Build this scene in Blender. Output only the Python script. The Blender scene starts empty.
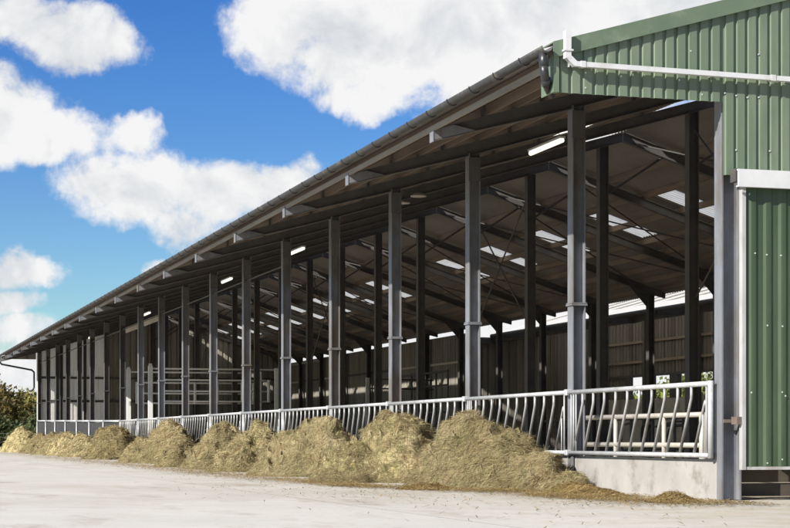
import bpy, math, random
from mathutils import Vector, Matrix, noise
random.seed(7)
SC = bpy.context.scene
COL = SC.collection
PI = math.pi
BAY = 4.6
NB = 18                       # bays
YEND = BAY * NB
PITCH = 0.29
XR = 6.9                      # ridge line

def zu(x):                    # underside of the rafters
    return 5.5 + PITCH * x if x <= XR else 5.5 + PITCH * XR - .325 * (x - XR)

# ------------------------------------------------------------------ helpers
class MB:
    def __init__(s):
        s.v = []; s.f = []; s.m = []
    def add(s, verts, faces, mi=0):
        o = len(s.v)
        s.v += [tuple(p) for p in verts]
        s.f += [tuple(i + o for i in f) for f in faces]
        s.m += [mi] * len(faces)
    def box(s, x0, x1, y0, y1, z0, z1, mi=0):
        s.add([(x0,y0,z0),(x1,y0,z0),(x1,y1,z0),(x0,y1,z0),(x0,y0,z1),(x1,y0,z1),(x1,y1,z1),(x0,y1,z1)],
              [(0,3,2,1),(4,5,6,7),(0,1,5,4),(1,2,6,5),(2,3,7,6),(3,0,4,7)], mi)
    def prism(s, poly, axis, a, b, mi=0):
        # poly: list of 2-D points, extruded along axis from a to b
        def P(p, t):
            if axis == 'y': return (p[0], t, p[1])
            if axis == 'x': return (t, p[0], p[1])
            return (p[0], p[1], t)
        n = len(poly)
        s.add([P(p, a) for p in poly] + [P(p, b) for p in poly],
              [tuple(range(n))[::-1], tuple(range(n, 2*n))] + [(i, (i+1) % n, n+(i+1) % n, n+i) for i in range(n)], mi)
    def tube(s, pts, r, n=8, mi=0, caps=True):
        pts = [Vector(p) for p in pts]
        rings = []
        prev = None
        for i, p in enumerate(pts):
            if i == 0: d = pts[1] - p
            elif i == len(pts) - 1: d = p - pts[-2]
            else: d = (pts[i+1] - p).normalized() + (p - pts[i-1]).normalized()
            d.normalize()
            if prev is None:
                a = d.orthogonal().normalized()
            else:
                a = (prev - d * prev.dot(d)).normalized()
            prev = a
            b = d.cross(a)
            rr = r[i] if isinstance(r, (list, tuple)) else r
            rings.append([p + (a * math.cos(2*PI*k/n) + b * math.sin(2*PI*k/n)) * rr for k in range(n)])
        vs = [q for ring in rings for q in ring]
        fs = []
        for i in range(len(rings) - 1):
            for k in range(n):
                k2 = (k + 1) % n
                fs.append((i*n+k, i*n+k2, (i+1)*n+k2, (i+1)*n+k))
        if caps:
            fs.append(tuple(range(n))[::-1]); fs.append(tuple((len(rings)-1)*n + k for k in range(n)))
        s.add(vs, fs, mi)

def tag(o, label=None, cat=None, group=None, kind=None):
    if label: o['label'] = label
    if cat: o['category'] = cat
    if group: o['group'] = group
    if kind: o['kind'] = kind
    return o

def obj(name, mb, mats, parent=None, loc=(0,0,0), smooth=False, bevel=0):
    me = bpy.data.meshes.new(name)
    me.from_pydata(mb.v, [], mb.f)
    if not isinstance(mats, (list, tuple)): mats = [mats]
    for m in mats: me.materials.append(m)
    if len(mats) > 1: me.polygons.foreach_set('material_index', mb.m)
    if smooth: me.polygons.foreach_set('use_smooth', [True] * len(me.polygons))
    me.update()
    o = bpy.data.objects.new(name, me)
    COL.objects.link(o)
    o.location = loc
    if parent: o.parent = parent
    if bevel:
        b = o.modifiers.new('bevel', 'BEVEL'); b.width = bevel; b.segments = 1; b.limit_method = 'ANGLE'
    return o

def empty(name, loc, label, cat, group=None, rz=0):
    o = bpy.data.objects.new(name, None); COL.objects.link(o)
    o.location = loc; o.rotation_euler = (0, 0, rz); o.empty_display_size = .2
    return tag(o, label, cat, group)

def copy_tree(o, parent=None):
    c = o.copy(); COL.objects.link(c)
    if parent: c.parent = parent
    for ch in list(o.children): copy_tree(ch, c)
    return c

# ------------------------------------------------------------------ materials
def nmat(name):
    m = bpy.data.materials.new(name); m.use_nodes = True
    nt = m.node_tree
    return m, nt, nt.nodes['Principled BSDF']

def noise_node(nt, scale, detail=6, rough=.6, vec=None, stretch=None, coord='Object'):
    tc = nt.nodes.new('ShaderNodeTexCoord')
    mp = nt.nodes.new('ShaderNodeMapping')
    if stretch: mp.inputs['Scale'].default_value = stretch
    nt.links.new(tc.outputs[coord], mp.inputs['Vector'])
    n = nt.nodes.new('ShaderNodeTexNoise')
    n.inputs['Scale'].default_value = scale; n.inputs['Detail'].default_value = detail; n.inputs['Roughness'].default_value = rough
    nt.links.new(mp.outputs[0], n.inputs['Vector'])
    return n

def ramp(nt, src, stops):
    r = nt.nodes.new('ShaderNodeValToRGB')
    el = r.color_ramp.elements
    while len(el) < len(stops): el.new(.5)
    for e, (p, c) in zip(el, stops):
        e.position = p; e.color = (*c, 1) if len(c) == 3 else c
    nt.links.new(src, r.inputs[0])
    return r

def mix(nt, fac, a, b, mode='MIX'):
    m = nt.nodes.new('ShaderNodeMix'); m.data_type = 'RGBA'; m.blend_type = mode
    for i, x in ((0, fac), (6, a), (7, b)):
        if hasattr(x, 'links'): nt.links.new(x, m.inputs[i])
        elif isinstance(x, (int, float)): m.inputs[i].default_value = x
        else: m.inputs[i].default_value = (*x, 1)
    return m.outputs[2]

def weathered(name, c1, c2, scale=2, rough=.6, metal=0, stretch=None, dirt=None, dirt_scale=.7, dirt_lo=.55, dirt_hi=.7, bump=0, bscale=40):
    m, nt, p = nmat(name)
    n = noise_node(nt, scale, 8, .65, stretch=stretch)
    r = ramp(nt, n.outputs[0], [(.3, c1), (.7, c2)])
    c = r.outputs[0]
    if dirt:
        n2 = noise_node(nt, dirt_scale, 10, .7, stretch=stretch)
        r2 = ramp(nt, n2.outputs[0], [(dirt_lo, (0,0,0)), (dirt_hi, (1,1,1))])
        c = mix(nt, r2.outputs[0], c, dirt)
    nt.links.new(c, p.inputs['Base Color'])
    p.inputs['Roughness'].default_value = rough; p.inputs['Metallic'].default_value = metal
    if bump:
        n3 = noise_node(nt, bscale, 6, .7)
        b = nt.nodes.new('ShaderNodeBump'); b.inputs['Strength'].default_value = bump; b.inputs['Distance'].default_value = .02
        nt.links.new(n3.outputs[0], b.inputs['Height']); nt.links.new(b.outputs[0], p.inputs['Normal'])
    return m

M = {}
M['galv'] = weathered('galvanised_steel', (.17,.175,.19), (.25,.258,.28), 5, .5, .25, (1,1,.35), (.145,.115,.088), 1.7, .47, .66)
M['galvpale'] = weathered('galvanised_tube', (.37,.375,.38), (.50,.505,.51), 9, .42, .15, None, (.25,.23,.20), 3, .54, .74)
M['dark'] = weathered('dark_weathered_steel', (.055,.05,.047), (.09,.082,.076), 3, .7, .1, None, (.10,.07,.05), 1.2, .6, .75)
M['rafter'] = weathered('rafter_steel', (.075,.07,.068), (.12,.112,.105), 3, .65, .1, None, (.14,.09,.06), 1.2, .6, .75)
M['roof'] = weathered('fibre_cement_sheet', (.165,.148,.132), (.265,.24,.214), .8, .85, 0, (1,.35,1), (.33,.27,.21), .35, .56, .72)
M['rooftop'] = weathered('roof_sheet_upper_face', (.20,.20,.20), (.30,.30,.29), 1, .8, 0, None, (.12,.13,.10), .6, .5, .7)
M['shedroof'] = weathered('pale_roof_sheet', (.36,.355,.345), (.45,.445,.435), .5, .7, 0, (.25,3,1), (.25,.24,.22), .8, .55, .75)
M['purlin'] = weathered('timber_purlin', (.14,.105,.08), (.26,.20,.145), 2, .8, 0, (1,.1,1), (.10,.07,.05), 1.2, .5, .7)
M['paletimber'] = weathered('pale_timber', (.40,.34,.27), (.55,.48,.39), 3, .8, 0, (1,.15,1))
M['batten'] = weathered('weathered_batten', (.19,.165,.135), (.29,.255,.21), 3, .8, 0, (1,.15,1))
M['trim'] = weathered('dull_white_trim', (.34,.34,.33), (.44,.44,.43), 3, .5, 0, (1,1,.4), (.24,.20,.16), 2.2, .52, .76)
M['white'] = weathered('white_painted_metal', (.52,.52,.52), (.60,.60,.59), 3, .45, 0, None, (.42,.39,.34), 2.2, .52, .76)
M['black'] = weathered('black_plastic', (.018,.018,.019), (.03,.03,.031), 6, .35)
M['gutter'] = weathered('grey_gutter', (.028,.028,.029), (.05,.049,.047), 4, .6, 0, None, (.15,.13,.1), 2, .58, .75)
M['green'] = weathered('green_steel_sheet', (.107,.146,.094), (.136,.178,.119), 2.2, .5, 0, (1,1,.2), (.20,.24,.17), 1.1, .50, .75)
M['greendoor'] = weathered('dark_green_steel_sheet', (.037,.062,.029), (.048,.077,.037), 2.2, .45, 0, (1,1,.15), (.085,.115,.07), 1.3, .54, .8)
M['flash'] = weathered('green_flashing', (.10,.14,.09), (.125,.165,.108), 3, .5, 0, None, (.21,.25,.18), 2, .55, .8)
M['wallpale'] = weathered('pale_wall_sheet', (.50,.46,.40), (.66,.62,.55), 1.6, .8, 0, (2,2,.12), (.34,.25,.18), 1.2, .55, .75)
M['wall'] = weathered('grey_brown_wall_sheet', (.17,.155,.13), (.28,.255,.215), 2.0, .85, 0, (2,2,.12), (.11,.085,.06), 1.3, .52, .72)
M['walldark'] = weathered('dark_wall_boarding', (.10,.09,.078), (.19,.17,.145), 2.0, .85, 0, (2,2,.12), (.05,.04,.03), 1.3, .5, .72)
M['screw'] = weathered('zinc_screw', (.6,.6,.58), (.7,.7,.68), 5, .35, .4)
M['concwall'] = weathered('stained_concrete_wall', (.28,.262,.24), (.36,.34,.315), 1.8, .9, 0, (1,1,1), (.17,.145,.12), 2.6, .52, .72, .3, 50)
M['concdark'] = weathered('dirty_concrete_panel', (.32,.29,.255), (.42,.385,.34), 1.2, .9, 0, None, (.12,.10,.08), 1.1, .5, .72)
M['sleeper'] = weathered('dark_timber_board', (.05,.04,.03), (.10,.08,.06), 3, .85, 0, (.2,1,1))
M['gate'] = weathered('pale_gate_paint', (.70,.69,.66), (.80,.79,.76), 5, .45, 0, None, (.45,.40,.33), 3, .58, .76)
M['darkpanel'] = weathered('dark_panel', (.02,.02,.02), (.045,.042,.04), 3, .7, 0, (1,3,.3), (.09,.085,.075), 2, .58, .8)
M['rust'] = weathered('rusty_bracket', (.12,.09,.075), (.17,.13,.105), 12, .85, .1)
M['penrail'] = weathered('pen_tube', (.36,.34,.30), (.46,.435,.39), 5, .5, .1, None, (.28,.22,.16), 2.5, .55, .72)
M['loopgalv'] = weathered('worn_galvanised_bar', (.27,.265,.255), (.42,.415,.41), 7, .45, .15, (1,1,.5), (.15,.12,.09), 4, .5, .72)
M['loop'] = weathered('dull_steel_loop', (.07,.065,.06), (.12,.11,.10), 5, .55, .3)

def skylight_mat():
    m = bpy.data.materials.new('translucent_sheet'); m.use_nodes = True
    nt = m.node_tree; nt.nodes.clear()
    o = nt.nodes.new('ShaderNodeOutputMaterial')
    t = nt.nodes.new('ShaderNodeBsdfTranslucent'); d = nt.nodes.new('ShaderNodeBsdfDiffuse')
    n = noise_node(nt, 1.5, 6, .6, stretch=(1,3,1))
    r = ramp(nt, n.outputs[0], [(.3, (.80,.76,.62)), (.65, (.95,.93,.86))])
    nt.links.new(r.outputs[0], t.inputs[0]); nt.links.new(r.outputs[0], d.inputs[0])
    mx = nt.nodes.new('ShaderNodeMixShader'); mx.inputs[0].default_value = .1
    nt.links.new(t.outputs[0], mx.inputs[1]); nt.links.new(d.outputs[0], mx.inputs[2])
    nt.links.new(mx.outputs[0], o.inputs[0])
    return m
M['sky'] = skylight_mat()

def stained_sheet_mat():
    m, nt, p = nmat('stained_translucent_sheet')
    n = noise_node(nt, 1.6, 8, .65, stretch=(2,2,.15))
    r = ramp(nt, n.outputs[0], [(.3, (.72,.70,.66)), (.55, (.84,.82,.78)), (.75, (.44,.37,.29))])
    nt.links.new(r.outputs[0], p.inputs['Base Color']); p.inputs['Roughness'].default_value = .7
    t = nt.nodes.new('ShaderNodeBsdfTranslucent'); nt.links.new(r.outputs[0], t.inputs[0])
    mx = nt.nodes.new('ShaderNodeMixShader'); mx.inputs[0].default_value = .5
    nt.links.new(p.outputs[0], mx.inputs[1]); nt.links.new(t.outputs[0], mx.inputs[2]); nt.links.new(mx.outputs[0], nt.nodes['Material Output'].inputs[0])
    return m
M['wallpale'] = stained_sheet_mat()
def lamp_mat():
    m, nt, p = nmat('lit_tube')
    p.inputs['Emission Color'].default_value = (1, .96, .80, 1); p.inputs['Emission Strength'].default_value = .55
    p.inputs['Base Color'].default_value = (.8, .8, .75, 1)
    return m
M['lamp'] = lamp_mat()

def hay_mat(name='hay', tone=(.90,.90,.90)):
    m, nt, p = nmat(name)
    n = noise_node(nt, 1.3, 6, .6)
    r = ramp(nt, n.outputs[0], [(.28, (.20,.172,.096)), (.5, (.30,.255,.152)), (.72, (.41,.35,.23))])
    n2 = noise_node(nt, 3.1, 8, .7)
    g = ramp(nt, n2.outputs[0], [(.48, (0,0,0)), (.68, (1,1,1))])
    c = mix(nt, g.outputs[0], r.outputs[0], (.235,.225,.115))
    n5 = noise_node(nt, 2.2, 6, .7)
    g5 = ramp(nt, n5.outputs[0], [(.54, (0,0,0)), (.70, (1,1,1))])
    c = mix(nt, g5.outputs[0], c, (.22,.155,.085))
    geo = nt.nodes.new('ShaderNodeNewGeometry')
    rr = ramp(nt, geo.outputs['Random Per Island'], [(0, (.62,.56,.46)), (.55, (1,.98,.95)), (1, (1.5,1.48,1.38))])
    c = mix(nt, 1.0, c, rr.outputs[0], 'MULTIPLY')
    # matted strands: fine streaks that run round the heap and bend with it
    tc = nt.nodes.new('ShaderNodeTexCoord')
    wn = nt.nodes.new('ShaderNodeTexNoise'); wn.inputs['Scale'].default_value = 1.6; wn.inputs['Detail'].default_value = 4
    nt.links.new(tc.outputs['Object'], wn.inputs['Vector'])
    va = nt.nodes.new('ShaderNodeVectorMath'); va.operation = 'MULTIPLY_ADD'
    nt.links.new(wn.outputs['Color'], va.inputs[0]); va.inputs[1].default_value = (.5,.5,.9); nt.links.new(tc.outputs['Object'], va.inputs[2])
    vm = nt.nodes.new('ShaderNodeVectorMath'); vm.operation = 'MULTIPLY'; vm.inputs[1].default_value = (8, 8, 60)
    nt.links.new(va.outputs[0], vm.inputs[0])
    n3 = nt.nodes.new('ShaderNodeTexNoise'); n3.inputs['Scale'].default_value = 1.0; n3.inputs['Detail'].default_value = 7; n3.inputs['Roughness'].default_value = .72
    nt.links.new(vm.outputs[0], n3.inputs['Vector'])
    r3 = ramp(nt, n3.outputs[0], [(.32, (.42,.36,.26)), (.5, (.93,.90,.84)), (.68, (1.5,1.47,1.37))])
    c = mix(nt, .8, c, r3.outputs[0], 'MULTIPLY')
    c = mix(nt, 1.0, c, tone, 'MULTIPLY')
    nt.links.new(c, p.inputs['Base Color'])
    p.inputs['Roughness'].default_value = .9
    p.inputs['Specular IOR Level'].default_value = .15
    b = nt.nodes.new('ShaderNodeBump'); b.inputs['Strength'].default_value = .8; b.inputs['Distance'].default_value = .025
    nt.links.new(n3.outputs[0], b.inputs['Height']); nt.links.new(b.outputs[0], p.inputs['Normal'])
    return m
M['hay'] = hay_mat()
M['straw'] = hay_mat('trodden_straw', (.80,.69,.55))

def yard_mat():
    m, nt, p = nmat('concrete_yard')
    n = noise_node(nt, .35, 10, .7)
    r = ramp(nt, n.outputs[0], [(.3, (.44,.422,.385)), (.7, (.52,.50,.46))])
    c = r.outputs[0]
    # brown trodden dirt streaks
    n2 = noise_node(nt, .55, 10, .72, stretch=(1.0,.35,1))
    g2 = ramp(nt, n2.outputs[0], [(.53, (0,0,0)), (.70, (.85,.85,.85))])
    c = mix(nt, g2.outputs[0], c, (.25,.205,.15))
    # small dark grit and straw flecks
    n3 = noise_node(nt, 9, 8, .8)
    g3 = ramp(nt, n3.outputs[0], [(.57, (0,0,0)), (.70, (.85,.85,.85))])
    c = mix(nt, g3.outputs[0], c, (.27,.21,.15))
    n4 = noise_node(nt, 2.2, 8, .75)
    g4 = ramp(nt, n4.outputs[0], [(.60, (0,0,0)), (.68, (.7,.7,.7))])
    c = mix(nt, g4.outputs[0], c, (.54,.53,.51))
    n6 = noise_node(nt, 30, 5, .8)
    g6 = ramp(nt, n6.outputs[0], [(.60, (0,0,0)), (.70, (.8,.8,.8))])
    c = mix(nt, g6.outputs[0], c, (.24,.18,.12))
    n7 = noise_node(nt, .16, 10, .72, stretch=(1,.6,1))
    g7 = ramp(nt, n7.outputs[0], [(.50, (0,0,0)), (.66, (.55,.55,.55))])
    c = mix(nt, g7.outputs[0], c, (.35,.315,.26))
    tc = nt.nodes.new('ShaderNodeTexCoord'); sx = nt.nodes.new('ShaderNodeSeparateXYZ')
    wob_ = noise_node(nt, 3, 4, .6)
    va = nt.nodes.new('ShaderNodeVectorMath'); va.operation = 'MULTIPLY_ADD'
    nt.links.new(wob_.outputs['Color'], va.inputs[0]); va.inputs[1].default_value = (.05,.05,0); nt.links.new(tc.outputs['Object'], va.inputs[2])
    sj = nt.nodes.new('ShaderNodeSeparateXYZ'); nt.links.new(va.outputs[0], sj.inputs[0])
    js = []
    for ax, per in ((0, 4.6), (1, 6.0)):
        a = nt.nodes.new('ShaderNodeMath'); a.operation = 'PINGPONG'; nt.links.new(sj.outputs[ax], a.inputs[0]); a.inputs[1].default_value = per/2
        b = nt.nodes.new('ShaderNodeMath'); b.operation = 'LESS_THAN'; nt.links.new(a.outputs[0], b.inputs[0]); b.inputs[1].default_value = .013
        js.append(b)
    jm = nt.nodes.new('ShaderNodeMath'); jm.operation = 'MAXIMUM'; nt.links.new(js[0].outputs[0], jm.inputs[0]); nt.links.new(js[1].outputs[0], jm.inputs[1])
    jj = nt.nodes.new('ShaderNodeMath'); jj.operation = 'MULTIPLY'; nt.links.new(jm.outputs[0], jj.inputs[0]); jj.inputs[1].default_value = .6
    c = mix(nt, jj.outputs[0], c, (.20,.17,.135))
    # litter close to the feed line
    nt.links.new(tc.outputs['Object'], sx.inputs[0])
    mr = nt.nodes.new('ShaderNodeMapRange'); mr.inputs[1].default_value = -4.6; mr.inputs[2].default_value = -1.2
    mr.inputs[3].default_value = 0; mr.inputs[4].default_value = .62
    nt.links.new(sx.outputs[0], mr.inputs[0])
    n5 = noise_node(nt, 1.3, 10, .75)
    mt = nt.nodes.new('ShaderNodeMath'); mt.operation = 'MULTIPLY'
    g5 = ramp(nt, n5.outputs[0], [(.40, (0,0,0)), (.62, (1,1,1))])
    nt.links.new(mr.outputs[0], mt.inputs[0]); nt.links.new(g5.outputs[0], mt.inputs[1])
    c = mix(nt, mt.outputs[0], c, (.34,.26,.15))
    nt.links.new(c, p.inputs['Base Color'])
    p.inputs['Roughness'].default_value = .9; p.inputs['Specular IOR Level'].default_value = .2
    b = nt.nodes.new('ShaderNodeBump'); b.inputs['Strength'].default_value = .35; b.inputs['Distance'].default_value = .02
    nb = noise_node(nt, 14, 8, .75)
    nt.links.new(nb.outputs[0], b.inputs['Height']); nt.links.new(b.outputs[0], p.inputs['Normal'])
    return m
M['yard'] = yard_mat()
M['floor'] = weathered('dirty_floor', (.30,.26,.20), (.42,.36,.27), .8, .95, 0, None, (.32,.25,.15), .7, .52, .7)
M['grass'] = weathered('rough_grass', (.05,.075,.025), (.10,.12,.045), .4, .95, 0, None, (.14,.12,.06), .15, .5, .7)
M['bark'] = weathered('bark', (.05,.04,.03), (.09,.07,.055), 6, .9)

def leaf_mat(name, cols):
    m, nt, p = nmat(name)
    geo = nt.nodes.new('ShaderNodeNewGeometry')
    n = len(cols)
    r = ramp(nt, geo.outputs['Random Per Island'], [(i/(n-1), c) for i, c in enumerate(cols)])
    nz = noise_node(nt, .7, 4, .6)
    rz = ramp(nt, nz.outputs[0], [(.35, (.65,.68,.6)), (.65, (1.2,1.15,1.1))])
    c = mix(nt, 1.0, r.outputs[0], rz.outputs[0], 'MULTIPLY')
    nt.links.new(c, p.inputs['Base Color']); p.inputs['Roughness'].default_value = .75
    tr = nt.nodes.new('ShaderNodeBsdfTranslucent'); nt.links.new(c, tr.inputs[0])
    mx = nt.nodes.new('ShaderNodeMixShader'); mx.inputs[0].default_value = .25
    out = nt.nodes['Material Output']
    nt.links.new(p.outputs[0], mx.inputs[1]); nt.links.new(tr.outputs[0], mx.inputs[2]); nt.links.new(mx.outputs[0], out.inputs[0])
    return m
M['leaf_green'] = leaf_mat('green_leaves', [(.03,.055,.018), (.06,.085,.025), (.09,.10,.03), (.12,.105,.04)])
M['leaf_autumn'] = leaf_mat('autumn_leaves', [(.07,.06,.022), (.13,.095,.03), (.19,.14,.035), (.09,.085,.03)])
M['leaf_yellow'] = leaf_mat('yellow_leaves', [(.16,.15,.03), (.25,.20,.045), (.12,.13,.035), (.30,.23,.06)])
M['leaf_fresh'] = leaf_mat('fresh_leaves', [(.10,.14,.03), (.16,.19,.04), (.22,.23,.06), (.09,.12,.03)])

# ------------------------------------------------------------------ ground
def sheet(name, x0, x1, y0, y1, z, mat, thick=None):
    mb = MB(); mb.add([(x0,y0,z),(x1,y0,z),(x1,y1,z),(x0,y1,z)], [(0,1,2,3)])
    return tag(obj(name, mb, mat), kind='structure')
sheet('ground', -3000, 3000, -1500, 4500, -.012, M['grass'])
sheet('yard', -60, 60, -60, 112, -.006, M['yard'])
sheet('barn_floor', .17, 20, .05, YEND, .0, M['floor'])

# ------------------------------------------------------------------ the barn
barn = empty('livestock_barn', (0,0,0), 'long open-fronted steel cattle barn with green gable cladding', 'barn')

def hcol(x, y, z1, wx=.2, wy=.2, t=.016, splice=None):
    """H-section: flanges face -x and +x"""
    mb = MB()
    mb.box(x-wx/2, x-wx/2+t, y-wy/2, y+wy/2, 0, z1)
    mb.box(x+wx/2-t, x+wx/2, y-wy/2, y+wy/2, 0, z1)
    mb.box(x-wx/2+t, x+wx/2-t, y-.008, y+.008, 0, z1)
    return mb
def front_x(y): return .1
for k in range(NB + 1):
    y = k * BAY
    if k == 0:
        mb = hcol(.18, y, 5.75, .26, .2, .02)
        c = obj('column', mb, M['galv'], barn); continue
    mb = hcol(.1, y, zu(.1) + .02)
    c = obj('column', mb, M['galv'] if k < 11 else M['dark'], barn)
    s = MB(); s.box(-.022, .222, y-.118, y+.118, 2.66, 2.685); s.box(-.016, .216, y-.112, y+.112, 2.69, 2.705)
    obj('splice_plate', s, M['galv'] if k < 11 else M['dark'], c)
    if k % 1 == 0:
        s = MB(); s.box(.0, .2, y-.103, y-.09, zu(0)-.42, zu(0)-.02)
        obj('cap_plate', s, M['rafter'], c)
for k in range(NB + 1):
    y = k * BAY
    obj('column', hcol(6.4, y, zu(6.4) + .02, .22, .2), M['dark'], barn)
for k in range(NB + 1):
    y = k * BAY
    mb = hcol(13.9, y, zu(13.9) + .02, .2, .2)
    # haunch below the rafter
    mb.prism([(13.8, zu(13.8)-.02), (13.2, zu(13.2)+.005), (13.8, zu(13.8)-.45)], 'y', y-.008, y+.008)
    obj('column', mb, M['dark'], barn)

def rafter(y, xs, mat):
    """I-beam in the xz plane along xs (x0 tip, taper point, x1)"""
    mb = MB()
    D = .22
    tip, tap, end = xs
    def low(x):
        if tip < tap: a = max(0, (tap - x) / (tap - tip))
        else: a = max(0, (x - tap) / (tip - tap))
        return zu(x) + .05 * a
    px = [tip, tap, end]
    if px[0] > px[-1]: px = px[::-1]
    for (z0f, z1f, hw) in ((lambda x: low(x)+.014, lambda x: zu(x)+D-.014, .006), (low, lambda x: low(x)+.014, .075), (lambda x: zu(x)+D-.014, lambda x: zu(x)+D, .075)):
        poly = [(x, z0f(x)) for x in px] + [(x, z1f(x)) for x in px[::-1]]
        mb.prism(poly, 'y', y-hw, y+hw)
    o = obj('rafter', mb, mat, barn)
    mb = MB(); mb.box(tip-.012, tip-.001, y-.085, y+.085, low(tip)-.01, zu(tip)+D+.01); obj('end_plate', mb, M['galv'], o)
    if tip < 0:
        # stiffened, galvanised nose of the overhang
        mb = MB(); mb.prism([(tip, low(tip)+.016), (tip+.62, low(tip+.62)+.016), (tip+.30, zu(tip+.30)+D-.016), (tip, zu(tip)+D-.016)], 'y', y-.078, y-.066); obj('nose_plate', mb, M['galv'], o)
    return o
for k in range(NB + 1):
    y = k * BAY
    rafter(y, (-2.1 if k else -1.95, -.2, XR - .01), M['rafter'])
    rafter(y, (14.38, 13.9, XR + .01), M['rafter'])
    # brackets on the overhanging rafter (cleats)
    cl = MB()
    for xx in (-1.35, -.45, .75, 2.1, 3.05, 5.25):
        cl.prism([(xx, zu(xx)+.222), (xx+.05, zu(xx)+.222+.0145), (xx+.05, zu(xx)+.35), (xx, zu(xx)+.35)], 'y', y-.07, y+.07)
    obj('cleat', cl, M['rafter'], barn)

# purlins, continuous z-section timber
def eave_x(y): return -2.19 + .24 * max(0, min(1, y / 83.0))
for xx in (-2.1, -1.3, -.85, -.4, .2, .8, 1.45, 2.15, 3.1, 5.3, 8.5, 9.5, 10.55, 11.55, 12.25, 12.95, 13.6, 14.2):
    mb = MB()
    xa, xb = xx - .03, xx + .03
    if xx < -2:
        ya, yb = .05, YEND + .45
        za = zu(xx) + .302
        e0, e1 = eave_x(ya) + .22, eave_x(yb) + .22
        mb.add([(e0-.03,ya,zu(e0)+.225),(e0+.03,ya,zu(e0)+.235),(e0+.03,ya,zu(e0)+.37),(e0-.03,ya,zu(e0)+.36),
                (e1-.03,yb,zu(e1)+.225),(e1+.03,yb,zu(e1)+.235),(e1+.03,yb,zu(e1)+.37),(e1-.03,yb,zu(e1)+.36)],
               [(3,2,1,0),(4,5,6,7),(0,1,5,4),(1,2,6,5),(2,3,7,6),(3,0,4,7)])
        obj('purlin', mb, M['purlin'], barn)
        continue
    lo = lambda x: zu(x) + .222
    hi = lambda x: zu(x) + .366
    mb.prism([(xa, lo(xa)), (xb, lo(xb)), (xb, hi(xb)), (xa, hi(xa))], 'y', .05, YEND + .45)
    obj('purlin', mb, M['purlin'], barn)

# pale eave batten below the gutter
mb = MB()
ya, yb = -.02, YEND + .48
e0, e1 = eave_x(ya), eave_x(yb)
def quadbox(mb, e0, e1, ya, yb, dx0, dx1, dz0, dz1):
    zz0, zz1 = zu(e0), zu(e1)
    mb.add([(e0+dx0,ya,zz0+dz0),(e0+dx1,ya,zz0+dz0),(e0+dx1,ya,zz0+dz1),(e0+dx0,ya,zz0+dz1),
            (e1+dx0,yb,zz1+dz0),(e1+dx1,yb,zz1+dz0),(e1+dx1,yb,zz1+dz1),(e1+dx0,yb,zz1+dz1)],
           [(3,2,1,0),(4,5,6,7),(0,1,5,4),(1,2,6,5),(2,3,7,6),(3,0,4,7)])
quadbox(mb, e0, e1, ya, yb,   .06, .10, .22, .29)
obj('eave_batten', mb, M['batten'], barn)

# corrugated roof sheets with translucent panels
PER = .177; SEG = 4
NC = int((YEND + .55 + .05) / PER * SEG)
def roof(name, xe, xrid, sky_x0, sky_x1, sky_off, sky_w):
    top = MB(); skies = {}
    ys = [-.05 + j * PER / SEG for j in range(NC + 1)]
    cor = [.024 * math.sin(2 * PI * j / SEG + .4) for j in range(NC + 1)]
    cols = []
    for y in ys:
        e = xe(y)
        cols.append([e, sky_x0, sky_x1, xrid])
    TH = .012
    def put(mb, j, i):
        vs = []
        for (jj, ii) in ((j,i),(j+1,i),(j+1,i+1),(j,i+1)):
            x = cols[jj][ii]
            vs.append((x, ys[jj], zu(x) + .395 + cor[jj]))
        up = [(a, b, c + TH) for a, b, c in vs]
        flip = cols[0][0] > cols[0][3]
        fs = [(0,1,2,3), (7,6,5,4)] if flip else [(3,2,1,0), (4,5,6,7)]
        mb.add(vs + up, fs, 0)
        # close the eave and ridge edges so that the sheet has a thickness
        if i == 0: mb.add([vs[0], vs[1], up[1], up[0]], [(0,1,2,3)], 0)
        if i == 2: mb.add([vs[3], vs[2], up[2], up[3]], [(0,1,2,3)], 0)
    def put1(mb, j, i):
        vs = []
        for (jj, ii) in ((j,i),(j+1,i),(j+1,i+1),(j,i+1)):
            x = cols[jj][ii]
            vs.append((x, ys[jj], zu(x) + .399 + cor[jj]))
        mb.add(vs, [(0,1,2,3)])
    for j in range(NC):
        ym = (ys[j] + ys[j+1]) / 2
        b = math.floor((ym - sky_off) / BAY)
        isky = 0 <= b < NB and (ym - sky_off - b * BAY) < sky_w and (b * 7 + 3) % 11 != 0
        put(top, j, 0); put(top, j, 2)
        if isky: put1(skies.setdefault(b, MB()), j, 1)
        else: put(top, j, 1)
    r = obj(name, top, [M['roof']], barn, smooth=False)
    for b, mb in skies.items(): obj('skylight', mb, M['sky'], r)
    return r
roof('roof_sheet', lambda y: eave_x(y) - .06, XR - .2, 3.35, 4.85, .9, 1.05)
roof('roof_sheet', lambda y: 14.80, XR + .2, 11.45, 9.6, 3.35, 1.05)

# tie beams and wind bracing rods in the middle row and in the roof
def rod(p, q, r=.022, mat='dark'):
    mb = MB(); mb.tube([p, q], r, 6); return obj('brace', mb, M[mat], barn)
for k in (2, 5, 9, 14):
    y0, y1 = k*BAY+.1, (k+1)*BAY-.1
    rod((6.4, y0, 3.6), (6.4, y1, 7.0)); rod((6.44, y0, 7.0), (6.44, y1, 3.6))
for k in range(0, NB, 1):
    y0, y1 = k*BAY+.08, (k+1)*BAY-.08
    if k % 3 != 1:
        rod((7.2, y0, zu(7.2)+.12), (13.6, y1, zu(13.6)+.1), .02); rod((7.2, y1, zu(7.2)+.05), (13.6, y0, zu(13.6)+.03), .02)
    # knee braces from mid columns up to the rafters
for k in range(1, NB+1):
    y = k*BAY
    mb = MB(); mb.tube([(6.52, y, 6.3), (7.9, y, zu(7.9)+.02)], .03, 6); obj('knee_brace', mb, M['dark'], barn)
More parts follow.
